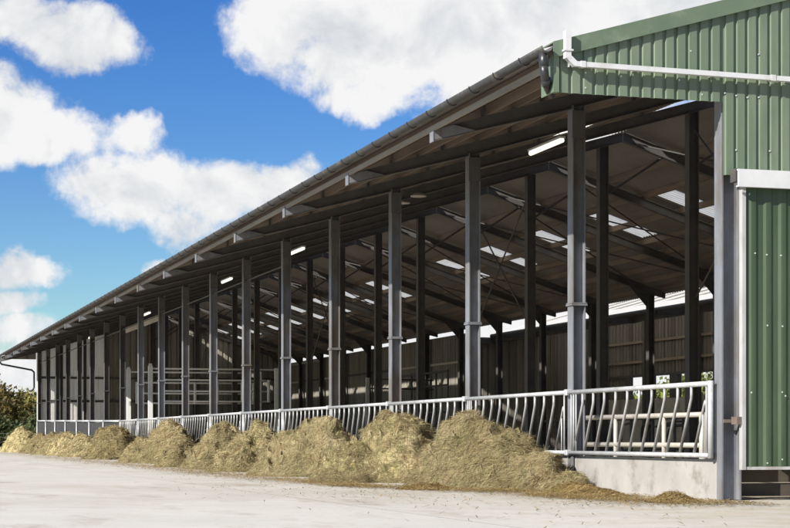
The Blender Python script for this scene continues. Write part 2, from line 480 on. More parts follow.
# a tall pale plank slung between two front columns
mb = MB(); mb.box(.52, .56, 44.2, 52.7, 4.93, 5.14); obj('plank', mb, M['paletimber'], barn)
# drip rail across the far bays (wire-thin bar seen just under the eaves)
mb = MB(); mb.tube([(.1, 23.1, 4.93), (.1, YEND, 4.93)], .02, 6); obj('stay_rod', mb, M['dark'], barn)

# gutter along the front eave
def gutter(mb, ya, yb, n=40):
    prof = [(math.cos(a), math.sin(a)) for a in [PI + PI * i / 8 for i in range(9)]]
    R = .072
    rows = []
    for i in range(n + 1):
        y = ya + (yb - ya) * i / n
        cx = eave_x(y) - .10; cz = zu(eave_x(y)) + .40
        rows.append([(cx + R*a, y, cz + R*b) for a, b in prof] + [(cx + (R-.012)*a, y, cz + (R-.012)*b) for a, b in prof[::-1]])
    m = len(rows[0])
    vs = [p for r in rows for p in r]
    fs = []
    for i in range(n):
        for k in range(m):
            k2 = (k+1) % m
            fs.append((i*m+k, i*m+k2, (i+1)*m+k2, (i+1)*m+k))
    # stop ends
    fs.append(tuple(range(m))[::-1]); fs.append(tuple(n*m + k for k in range(m)))
    mb.add(vs, fs)
mb = MB(); gutter(mb, -.34, YEND + .55)
gut = obj('gutter', mb, M['gutter'], barn, smooth=True)
mb = MB(); R = .078
mb.tube([(R*math.cos(a), 0, R*math.sin(a)) for a in [PI*.98 + PI*1.0*i/8 for i in range(9)]] + [(.2, 0, .02)], .009, 5)
br0 = None; y = .4
while y < YEND:
    if br0 is None: b_ = br0 = obj('gutter_bracket', mb, M['black'], gut)
    else: b_ = br0.copy(); COL.objects.link(b_); b_.parent = gut
    b_.location = (eave_x(y) - .10, y, zu(eave_x(y)) + .40)
    y += .92
# near outlet: black swan-neck pipe
gx, gz = eave_x(-.4) - .10, zu(eave_x(-.4)) + .40
mb = MB()
mb.tube([(gx, -.22, gz-.05), (gx, -.22, gz-.17), (gx+.005, -.21, gz-.22)], [.06, .058, .052], 12)
mb.tube([(gx, -.22, gz-.20), (gx+.02, -.20, gz-.30), (gx+.06, -.14, gz-.38), (gx+.14, -.02, gz-.44), (gx+.24, .14, gz-.46)], .05, 12)
mb.tube([(gx+.045, -.17, gz-.345), (gx+.08, -.11, gz-.40)], .058, 12)
obj('swan_neck_pipe', mb, M['black'], gut, smooth=True)
# far outlet: dark swan neck back to the corner column
fx, fz = eave_x(YEND) - .10, zu(eave_x(YEND)) + .40
mb = MB()
yy = YEND + .35
mb.tube([(fx, yy, fz-.05), (fx, yy, fz-.38), (fx+.12, yy, fz-.5), (fx+1.75, yy, fz-.80), (fx+1.88, yy, fz-.92), (fx+1.88, yy, fz-1.75), (fx+1.82, yy, fz-1.9), (fx+1.60, yy, fz-1.98)], .055, 8)
obj('downpipe', mb, M['black'], gut, smooth=True)

# ---- near gable: green profiled cladding
def profiled(mb, x0, x1, zlo, zhi, y, pitch, depth, prof, mi=0, th=.004):
    """vertical ribbed sheet facing -y between x0 and x1; zlo, zhi functions of x"""
    xs = []
    x = x0; 
    n = int(math.ceil((x1 - x0) / pitch))
    for i in range(n):
        for (t, d) in prof:
            xx = x0 + (i + t) * pitch
            if xx <= x1: xs.append((xx, y - d * depth))
    xs.append((x1, y - prof[0][1]*depth))
    for (xa, ya), (xb, yb) in zip(xs[:-1], xs[1:]):
        if xb - xa < 1e-6: continue
        vs = [(xa,ya,zlo(xa)),(xb,yb,zlo(xb)),(xb,yb,zhi(xb)),(xa,ya,zhi(xa))]
        vb = [(a, b+th, c) for a, b, c in vs]
        mb.add(vs + vb, [(0,1,2,3), (7,6,5,4), (0,4,5,1), (3,2,6,7)], mi)
    a = xs[0]; b = xs[-1]
    return xs
TRAP = [(0, 0), (.14, 0), (.22, 1), (.86, 1), (.92, 0)]
TRAP2 = [(0, 0), (.20, 0), (.36, .9), (.5, 1), (.68, .9), (.84, 0)]
def verge(x): return zu(x) + .37
GY = -.16
def screws(mb, pts, y):
    for (x, z) in pts:
        r = .011
        ring = [(x + r*math.cos(a), y - .004, z + r*math.sin(a)) for a in [2*PI*i/6 for i in range(6)]]
        back = [(a, y + .01, c) for a, b, c in ring]
        mb.add(ring + back, [tuple(range(6))] + [(i, 6+i, 6+(i+1) % 6, (i+1) % 6) for i in range(6)], 1)
mb = MB()
profiled(mb, -2.10, .03, lambda x: 4.77, lambda x: verge(x) - .02, GY, .15, .026, TRAP)
profiled(mb, .032, 4.3, lambda x: 3.9, lambda x: verge(x) - .02, GY, .15, .026, TRAP)
profiled(mb, 4.302, 13.95, lambda x: 3.9 if 5.0 < x < 12.4 else .55, lambda x: verge(x) - .02, GY, .15, .026, TRAP)  # lower part left open out of view, added to let light into the barn
pts = []
for row in (4.86, 5.02 + 0, 5.35, 6.0, 4.2):
    for i in range(0, 44):
        x = -2.14 + .15 * (i + .58)
        if random.random() < .55: continue
        zz = row + random.uniform(-.02, .02)
        if zz > verge(x) - .2 or (x < .03 and zz < 4.8) or x > 4.2: continue
        pts.append((x, zz))
screws(mb, pts, GY - .026)
obj('gable_cladding', mb, [M['green'], M['screw']], barn)
# corner trim on the free edge of the overhang and the verge flashing
mb = MB(); mb.box(-2.16, -2.09, GY-.045, GY+.06, 4.77, verge(-2.17)-.03); mb.box(-2.157, -2.145, GY+.06, .2, 4.77, verge(-2.17)-.06)
obj('corner_trim', mb, M['green'], barn)
def verge_strip(mb, xs, dz0, dz1, y0, y1):
    n = len(xs)
    for a, b in zip(xs[:-1], xs[1:]):
        mb.add([(a,y0,zu(a)+dz0),(b,y0,zu(b)+dz0),(b,y1,zu(b)+dz0),(a,y1,zu(a)+dz0),(a,y0,zu(a)+dz1),(b,y0,zu(b)+dz1),(b,y1,zu(b)+dz1),(a,y1,zu(a)+dz1)],
               [(0,3,2,1),(4,5,6,7),(0,1,5,4),(2,3,7,6),(3,0,4,7),(1,2,6,5)])
mb = MB(); verge_strip(mb, [-2.17, XR, 14.7], .29, .465, GY-.075, GY-.055); verge_strip(mb, [-2.17, XR, 14.7], .465, .48, GY-.075, .12)
obj('verge_flashing', mb, M['flash'], barn)
# white square rainwater pipe on the gable
mb = MB()
py0, py1 = GY-.15, GY-.065
mb.box(-2.05, -1.98, py0, py1, 5.15, 5.47)
mb.box(-2.067, -1.958, py0-.012, py1+.012, 5.235, 5.255)
def slopebox(mb, xa, za, xb, zb, w, y0, y1):
    d = Vector((xb-xa, 0, zb-za)).normalized(); n = Vector((-d.z, 0, d.x)) * w/2
    p = [(xa-n.x, za-n.z), (xb-n.x, zb-n.z), (xb+n.x, zb+n.z), (xa+n.x, za+n.z)]
    mb.prism(p, 'y', y0, y1)
slopebox(mb, -2.015, 5.175, -1.915, 5.085, .064, py0+.002, py1-.002)
slopebox(mb, -1.925, 5.092, 9.0, 5.00, .058, py0, py1-.02)
slopebox(mb, -1.86, 5.092, -1.80, 5.0915, .072, py0-.006, py1-.01)
slopebox(mb, .6, 5.071, .66, 5.0705, .072, py0-.006, py1-.01)
for x_ in (-2.02, -1.2, -.2, .8, 1.8, 2.8): mb.box(x_+.03, x_+.05, py1, GY-.03, 5.05-.008*x_, 5.09-.008*x_)
obj('rainwater_pipe', mb, M['white'], barn)

# ---- sliding door with its track cover
mb = MB(); mb.box(.115, 8.4, GY-.24, GY-.22, 3.735, 3.945); mb.box(.115, 8.4, GY-.22, GY-.05, 3.93, 3.945)
mb.box(.115, 8.4, GY-.22, GY-.18, 3.735, 3.75)
trk = obj('door_track', mb, M['white'], barn)
mb = MB(); mb.box(.10, .17, GY-.20, GY-.06, 3.80, 3.955); obj('track_bracket', mb, M['dark'], trk)
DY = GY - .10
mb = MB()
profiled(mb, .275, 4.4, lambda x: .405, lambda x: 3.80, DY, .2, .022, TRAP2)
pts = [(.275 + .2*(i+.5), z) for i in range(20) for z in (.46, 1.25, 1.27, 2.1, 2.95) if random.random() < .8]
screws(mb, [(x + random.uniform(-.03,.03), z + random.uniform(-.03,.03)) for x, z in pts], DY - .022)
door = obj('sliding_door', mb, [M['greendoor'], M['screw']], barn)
mb = MB(); mb.box(.225, .272, DY-.03, DY+.05, .365, 3.80); mb.box(.272, 4.4, DY-.02, DY+.05, .365, .402)
obj('door_frame', mb, M['trim'], door)
mb = MB(); mb.box(.06, .24, -.13, -.105, .93, .97); mb.box(.16, .225, DY-.02, -.13, .91, 1.0); obj('door_latch', mb, M['rust'], door)
mb = MB(); mb.box(.28, 4.5, .25, .30, .03, .19); mb.box(.28, 4.5, .23, .285, .2, .36); mb.box(.28, 4.5, .26, .31, .37, .54)
obj('kick_board', mb, M['sleeper'], barn)
mb = MB(); mb.box(12.5, 14.0, -.13, .05, 0, .56); obj('plinth', mb, M['concwall'], barn)

# ---- far gable, corrugated sheets facing the inside
def slats(mb, x0, x1, zlo, zhi, y, pitch, gap, th=.03):
    x = x0
    while x < x1 - .01:
        w = min(pitch - gap, x1 - x)
        dy = random.uniform(-.006, .006)
        vs = [(x,y+dy,zlo),(x+w,y+dy,zlo),(x+w,y+th+dy,zlo),(x,y+th+dy,zlo),(x,y+dy,zhi(x)),(x+w,y+dy,zhi(x+w)),(x+w,y+th+dy,zhi(x+w)),(x,y+th+dy,zhi(x))]
        mb.add(vs, [(0,3,2,1),(4,5,6,7),(0,1,5,4),(1,2,6,5),(2,3,7,6),(3,0,4,7)])
        x += pitch
FY = YEND + .14
mb = MB(); profiled(mb, -.05, 3.85, lambda x: .95, lambda x: zu(x)+.35, FY, .25, .08, TRAP)
obj('end_cladding', mb, M['wallpale'], barn)
mb = MB(); profiled(mb, 3.852, 14.1, lambda x: .95, lambda x: zu(x)+.35, FY, .33, .06, TRAP)
obj('end_cladding', mb, M['wall'], barn)
mb = MB(); mb.box(-.1, 14.1, FY-.03, FY+.18, 0, .94); obj('plinth', mb, M['concdark'], barn)
for z in (2.75, 4.05):
    mb = MB(); mb.box(.2, 13.8, FY-.13, FY-.065, z, z+.13); obj('sheeting_rail', mb, M['dark'], barn)
for x in (1.3, 2.6, 3.85, 8.8, 11.2):
    obj('end_post', hcol(x, YEND - .02, zu(x), .16, .16), M['dark'], barn)
mb = MB(); slats(mb, -2.0, -.08, 5.12, lambda x: zu(x)+.34, FY, .22, .0)
obj('end_soffit', mb, M['wall'], barn)

# ---- back row wall, from the eleventh bay to the far end
WY0 = BAY * 11
def backwall(x, y0, y1, z0, z1, pitch=.33, depth=.05):
    mb = MB(); ys = []
    n = int((y1 - y0) / pitch)
    p = (y1 - y0) / n
    for i in range(n):
        for (t, d) in TRAP: ys.append((y0 + (i + t) * p, x + d * -depth))
    ys.append((y1, x))
    for (ya, xa), (yb, xb) in zip(ys[:-1], ys[1:]):
        vs = [(xa,ya,z0),(xb,yb,z0),(xb,yb,z1),(xa,ya,z1)]
        mb.add(vs + [(a+.02,b,c) for a,b,c in vs], [(3,2,1,0),(4,5,6,7),(0,1,5,4),(2,3,7,6)])
    return mb
obj('back_cladding', backwall(14.16, WY0, YEND, .9, 5.03), M['wall'], barn)
mb = MB(); mb.box(14.02, 14.25, WY0, YEND, 0, .89); obj('plinth', mb, M['concdark'], barn)
for k in range(11, NB):
    mb = MB(); mb.box(14.03, 14.10, k*BAY+.12, (k+1)*BAY-.12, 3.84, 3.93); obj('sheeting_rail', mb, M['paletimber'] if k in (11, 12, 15, 17) else M['dark'], barn)
    mb = MB(); mb.box(14.04, 14.10, k*BAY+.12, (k+1)*BAY-.12, 2.35, 2.43); obj('sheeting_rail', mb, M['purlin'], barn)

# ---- neighbouring shed whose roof rises from the valley behind the near bays
VX, LX, RX = 15.4, 20.0, 25.0
shed = empty('cattle_shed', (VX, 0, 0), 'neighbouring shed with pale roof sheets rising behind the back eave of the long barn', 'shed')
_obj = obj
def sobj(name, mb, mats):
    mb.v = [(a - VX, b, c) for a, b, c in mb.v]
    return _obj(name, mb, mats, shed)
def zl(x): return 5.0 + (x - VX) * .28
mb = MB()
lite = MB()
ys = [-.05 + i * PER / 4 for i in range(int((WY0 + .2) / PER * 4))]
for j in range(len(ys) - 1):
    c0 = .022 * math.sin(j * PI / 2 + .3); c1 = .022 * math.sin((j+1) * PI / 2 + .3)
    def strip(xa, xb, tb, th):
        vs = [(xa,ys[j],zl(xa)+c0),(xa,ys[j+1],zl(xa)+c1),(xb,ys[j+1],zl(xb)+c1),(xb,ys[j],zl(xb)+c0)]
        if th: tb.add(vs + [(a,b,c+.012) for a,b,c in vs], [(3,2,1,0),(4,5,6,7),(0,1,5,4),(2,3,7,6)])
        else: tb.add(vs, [(0,1,2,3)])
    strip(VX-.05, 17.0, mb, True)
    lit = (ys[j] % 2.3) < 1.3
    if lit: strip(17.0, 19.7, lite, False)
    else: strip(17.0, 19.7, mb, True)
    strip(19.7, RX, mb, True)
sobj('roof_sheet', mb, M['shedroof']); sobj('fill_rooflight', lite, M['sky'])  # translucent strips added to bring fill light into the shed
for x in (17.2, 19.1, 21.0):
    mb = MB(); mb.box(x-.03, x+.03, 0, WY0, zl(x)-.2, zl(x)-.04); sobj('purlin', mb, M['purlin'])
mb = MB(); mb.box(VX-.06, VX+.1, -.05, WY0+.05, 4.66, 4.93); sobj('valley_beam', mb, M['dark'])
mb = MB(); mb.tube([(VX-.14, -.05, 4.93), (VX-.14, WY0+.05, 4.93)], .09, 10); sobj('valley_gutter', mb, M['dark'])
for k in range(0, 12):
    y = k * BAY
    mb = MB(); mb.prism([(VX-1.3, 4.60), (VX, 4.62), (RX, zl(RX)-.42), (RX, zl(RX)-.21), (VX+.11, zl(VX)-.18), (VX-1.3, 4.75)], 'y', y-.05, y+.05); sobj('rafter', mb, M['dark'])
    mb = hcol(LX-.12, y-.3, zl(LX)-.22, .2, .2); sobj('column', mb, M['dark'])
OY0, OY1 = 26.0, 47.9          # openings in the back wall
posts = [(26.0,.2), (28.6,.2), (31.2,.2), (33.4,.2), (35.6,.2), (37.8,.2), (39.8,.2), (41.8,.45), (43.4,.34), (45.65,.34), (47.7,.2)]
sobj('back_cladding', backwall(LX+.1, .0, OY0, 2.30, zl(LX), .3, .05), M['walldark'])
sobj('back_cladding', backwall(LX+.1, OY0, OY1, 3.18, zl(LX), .3, .05), M['walldark'])
sobj('back_cladding', backwall(LX+.1, OY1, WY0, 2.30, zl(LX), .3, .05), M['walldark'])
mb = MB(); mb.box(LX, LX+.2, .0, WY0, 0, 2.29); sobj('concrete_panel', mb, M['concdark'])
for z in (3.16, 3.72, 4.5):
    mb = MB(); mb.box(LX-.03, LX+.04, .0, WY0, z, z+.1); sobj('sheeting_rail', mb, M['dark'] if z < 3.5 else M['purlin'])
for y, hw in posts:
    mb = MB(); mb.box(LX-.02, LX+.16, y-hw, y+hw, 2.29, 3.17); sobj('window_post', mb, M['dark'])
mb = MB()
profiled(mb, 14.0, RX, lambda x: 3.9, lambda x: (zl(x) if x > VX else 4.9)-.02, -.1, .2, .03, TRAP); sobj('gable_cladding', mb, M['green'])  # unseen shed end, kept open below to admit extra light
mb = MB(); profiled(mb, 14.2, LX, lambda x: .0, lambda x: (zl(x) if x > VX else 4.9)-.02, WY0+.1, .3, .04, TRAP); sobj('end_cladding', mb, M['walldark'])

# ------------------------------------------------------------------ feed wall and barriers
mb = MB(); mb.box(.035, .17, .03, YEND - .1, -.1, .485)
tag(obj('feed_wall', mb, M['concwall'], bevel=.012), 'low stained concrete wall running under the tubular feed barriers', 'wall')

BX = -.035
def place_barrier(k, proto):
    o = proto if k == 0 else copy_tree(proto)
    o.location = (0, k * BAY, 0)
    return o
def make_barrier():
    root = empty('feed_barrier', (0,0,0), 'x', 'feed barrier', 'feed barriers between the front columns')
    y0, y1 = .02, BAY - .02
    mb = MB(); mb.tube([(BX, y0, 1.405), (BX, y1, 1.405)], .033, 10); obj('top_rail', mb, M['galvpale'], root, smooth=True)
    mb = MB(); mb.tube([(BX, y0, .535), (BX, y1, .535)], .030, 10); obj('bottom_rail', mb, M['galvpale'], root, smooth=True)
    n = 10
    for i in range(n):
        t = .55 + i * .388
        pts = [(BX, t, 1.38), (BX, t+.002, 1.245), (BX, t+.012, 1.215), (BX, t+.33, .56)]
        mb = MB(); mb.tube(pts, .02, 7); obj('slanted_bar', mb, M['loopgalv'], root, smooth=True)
    mb = MB(); mb.tube([(BX, .16, 1.20), (BX, .20, 1.14), (BX, .48, .56)], .02, 7); obj('slanted_bar', mb, M['loopgalv'], root, smooth=True)
    for y in (.14, .24): 
        mb = MB(); mb.tube([(BX, y, .54), (BX, y, 1.39 if y < .2 else 1.06)], .011, 6); obj('upright', mb, M['galvpale'], root, smooth=True)
    for y in (BAY-.13, BAY-.22, BAY-.31):
        mb = MB(); mb.tube([(BX, y, .54), (BX, y, 1.39)], .012, 6); obj('upright', mb, M['galvpale'], root, smooth=True)
    mb = MB(); mb.box(BX-.045, .06, BAY-.05, BAY+.05, 1.36, 1.45); obj('clamp', mb, M['galvpale'], root, bevel=.008)
    mb = MB(); mb.box(BX-.042, .06, BAY-.05, BAY+.05, .495, .575); obj('clamp', mb, M['galvpale'], root, bevel=.008)
    return root
NSL = 11
bar0 = make_barrier()
wordn = ['first','second','third','fourth','fifth','sixth','seventh','eighth','ninth','tenth','eleventh']
for k in range(NSL):
    o = place_barrier(k, bar0)
    o['label'] = ('slant-bar steel feed barrier on bare concrete wall beside the green sliding door' if k == 0 else
                  '%s slant-bar feed barrier counting from the green sliding door' % wordn[k])
# an end post for the barrier beside the door
mb = MB(); mb.tube([(BX, .03, .5), (BX, .03, 1.44)], .035, 10)
ep = obj('end_post', mb, M['galvpale'], bar0, smooth=True)
# plain rail with a flat dark panel below it in the far bays
def plain(k):
    y0 = k * BAY
    root = empty('panel_barrier', (0, y0, 0), 'x', 'feed barrier', 'plain dark barriers in the far bays')
    za = 1.40 + (k - NSL) / 7 * .30; zb = 1.40 + (k + 1 - NSL) / 7 * .30
    mb = MB(); mb.tube([(BX, .0, za), (BX, BAY, zb)], .045, 8); obj('top_rail', mb, M['galvpale'], root, smooth=True)
    mb = MB(); mb.add([(.0,.02,.3),(.0,BAY-.02,.3),(.0,BAY-.02,zb-.06),(.0,.02,za-.06),(.03,.02,.3),(.03,BAY-.02,.3),(.03,BAY-.02,zb-.06),(.03,.02,za-.06)],
           [(3,2,1,0),(4,5,6,7),(0,1,5,4),(1,2,6,5),(2,3,7,6),(3,0,4,7)])
    obj('panel', mb, M['darkpanel'], root)
    mb = MB(); mb.tube([(BX, BAY, .0), (BX, BAY, zb)], .035, 8); obj('post', mb, M['galvpale'], root, smooth=True)
    return root
farw = ['at the corner of the far end wall', 'second from the far end wall corner', 'third from the far end wall corner', 'fourth from the far end wall corner',
        'fifth from the far end wall corner', 'sixth from the far end wall corner', 'next to the last slant-bar barrier']
for k in range(NSL, NB):
    o = plain(k); o['label'] = 'plain white rail over a dark panel, ' + farw[NB - 1 - k]

# ------------------------------------------------------------------ things inside
def tube_obj(name, pts, r, mat, parent, n=8):
    mb = MB(); mb.tube(pts, r, n); return obj(name, mb, mat, parent, smooth=True)
# low pale hurdle behind the first barrier
h = empty('pen_hurdle', (3.0, 6.4, 0), 'low pale tubular hurdle behind the feed barrier nearest the door', 'hurdle')
L = 4.95
for z in (1.12, .63): tube_obj('rail', [(0, 0, z), (0, L, z)], .042, M['penrail'], h)
for y, r in ((0, .065), (1.45, .04), (3.45, .04), (L, .05)): tube_obj('post', [(0, y, 0), (0, y, 1.16)], r, M['penrail'], h)

# cubicle loops
def make_loop():
    root = empty('cubicle_divider', (0,0,0), 'x', 'cubicle divider', 'cubicle dividers standing on the barn floor')
    pts = []
    Lp, H0, H1, R = 1.5, .42, 1.12, .3
    pts = [(0, 0, H1), (Lp-R, 0, H1-.04)]
    for i in range(1, 8):
        a = PI/2 - PI * i / 8
        pts.append((Lp-R + math.cos(a)*.33, 0, (H0+H1)/2 - .02 + math.sin(a)*.33))
    pts += [(Lp-R, 0, H0), (.25, 0, H0+.04)]
    tube_obj('loop', pts, .03, M['loop'], root)
    tube_obj('post', [(0, 0, 0), (0, 0, 1.3)], .035, M['loop'], root)
    return root
lp0 = make_loop(); i = 0
for row, x0, rot in ((0, 8.6, PI*.42), (1, 12.6, PI*.58)):
    for j in range(14):
        o = lp0 if i == 0 else copy_tree(lp0)
        o.location = (x0, 10.5 + j * 1.25 + row * .4, 0); o.rotation_euler = (0, 0, rot)
        o['label'] = 'dull steel loop-shaped cubicle divider standing inside behind the feed barriers'
        i += 1
for x0, z, nm in ((8.6, 1.22, 'neck rail bolted along the nearer row of cubicle loops'), (12.6, 1.22, 'neck rail bolted along the farther row of cubicle loops')):
    mb = MB(); mb.tube([(x0, 10.2, z), (x0, 27.6, z)], .03, 8); tag(obj('neck_rail', mb, M['loop'], smooth=True), nm, 'rail')

# tall handling gates deep in the barn
def tall_gate(y, xa, xb, zt, label, xs_in):
    root = empty('cattle_gate', (xa, y, 0), label, 'gate', 'tall handling gates deep inside the barn')
    W = xb - xa
    mb = MB(); mb.box(-.09, .09, -.09, .09, 0, zt); obj('post', mb, M['gate'], root)
    mb = MB(); mb.box(-.06, .06, -.06, .06, zt, zt+.09); obj('post_cap', mb, M['gate'], root)
    mb = MB(); mb.box(W-.09, W+.09, -.09, .09, 0, zt-.05); obj('post', mb, M['gate'], root)
    for z in (zt-.12,): tube_obj('rail', [(0, 0, z), (W, 0, z)], .036, M['gate'], root)
    for z in (zt-.60, zt-1.08, zt-1.52): tube_obj('gate_bar', [(.35, -.1, z), (W-.3, -.1, z)], .036, M['gate'], root)
    for x in xs_in: tube_obj('stile', [(x*W, -.1, zt-1.55), (x*W, -.1, zt-.57)], .065, M['gate'], root)
    return root
tall_gate(62, 2.0, 8.0, 3.84, 'tall pale gate with its post under the hanging plank, farther of the two crossing gates', (.06, .5, .95))
tall_gate(58, 2.35, 7.9, 3.85, 'tall pale gate crossing the barn with the thickest white post', (.09, .52, .72, .93))
g = empty('pen_gate', (8.5, 45.5, 0), 'thin dull pen gate hung from a pale post before the back wall', 'gate')
mb = MB(); mb.box(-.06, .06, -.06, .06, 0, 3.0); obj('post', mb, M['penrail'], g)
for z in (2.95, 2.6, 2.0, 1.5, 1.2): tube_obj('rail', [(0, 0, z), (2.9, 1.0, z)], .03, M['loop'], g)
for t in (.35, .97): tube_obj('stile', [(2.9*t, 1.0*t, 1.1), (2.9*t, 1.0*t, 3.0)], .03, M['loop'], g)
g = empty('pen_gate', (11.0, 43.5, 0), 'dark barred pen gate against the tall back wall sheets', 'gate')
for z in (3.2, 2.7, 2.2, 1.7, 1.2): tube_obj('rail', [(0, 0, z), (0, 6, z)], .035, M['loop'], g)
for y in (0, 1.4, 3.0, 4.5, 6): tube_obj('stile', [(0, y, 0), (0, y, 3.25)], .04, M['loop'], g)
# pale door frame on the back wall
g = empty('door_frame', (14.0, 74.0, 0), 'thin pale frame of a tall doorway in the back wall', 'door frame')
for y in (.0, 8.3): 
    mb = MB(); mb.box(-.07, .05, y-.1, y+.1, 0, 4.95); obj('jamb', mb, M['penrail'], g)
mb = MB(); mb.box(-.07, .05, .1, 8.2, 4.82, 4.95); obj('lintel', mb, M['penrail'], g)

# strip lights hung below the front roof slope
def make_lamp():
    root = empty('strip_light', (0,0,0), 'x', 'lamp', 'lit strip lights hung under the roof')
    mb = MB(); mb.box(-.05, .05, -.78, .78, .035, .07); obj('housing', mb, M['white'], root)
    mb = MB(); mb.tube([(0,-.75,0), (0,.75,0)], .045, 8); obj('tube', mb, M['lamp'], root, smooth=True)
    mb = MB(); mb.tube([(0,-.6,.07),(0,-.6,.52)], .006, 4); mb.tube([(0,.6,.07),(0,.6,.52)], .006, 4); obj('hanger', mb, M['dark'], root)
    return root
lm0 = make_lamp()
for i, (y, lab) in enumerate(((9.9, 'nearest lit strip light, above the first bay of hay'), (28.5, 'lit strip light hung above the fourth heap of hay'),
        (38.2, 'small lit strip light half hidden beside a front column'), (54.8, 'tiny lit strip light above the hanging plank'),
        (73.0, 'farthest lit strip light, before the pale end wall'))):
    o = lm0 if i == 0 else copy_tree(lm0)
    o.location = (1.7, y, 5.85); o['label'] = lab
def disc(loc, label):
    r = empty('ceiling_fan_disc', loc, label, 'lamp', 'round pendant lamps under the roof')
    r.name = 'pendant_lamp'
    mb = MB()
    prof = [(.03, .09), (.10, .07), (.17, .02), (.175, 0), (.15, .0), (.01, .02)]
    n = 16; vs = [(a*math.cos(2*PI*k/n), a*math.sin(2*PI*k/n), z) for a, z in prof for k in range(n)]
    fs = [(i*n+k, i*n+(k+1) % n, (i+1)*n+(k+1) % n, (i+1)*n+k) for i in range(len(prof)-1) for k in range(n)]
    mb.add(vs, fs); obj('shade', mb, M['penrail'], r, smooth=True)
    mb = MB(); mb.tube([(0,0,.08),(0,0,.2)], .012, 5); obj('stem', mb, M['dark'], r)
disc((1.7, 17.4, 5.93), 'small round pale pendant lamp, nearer of the two')
disc((1.7, 18.6, 5.93), 'small round pale pendant lamp, farther of the two')

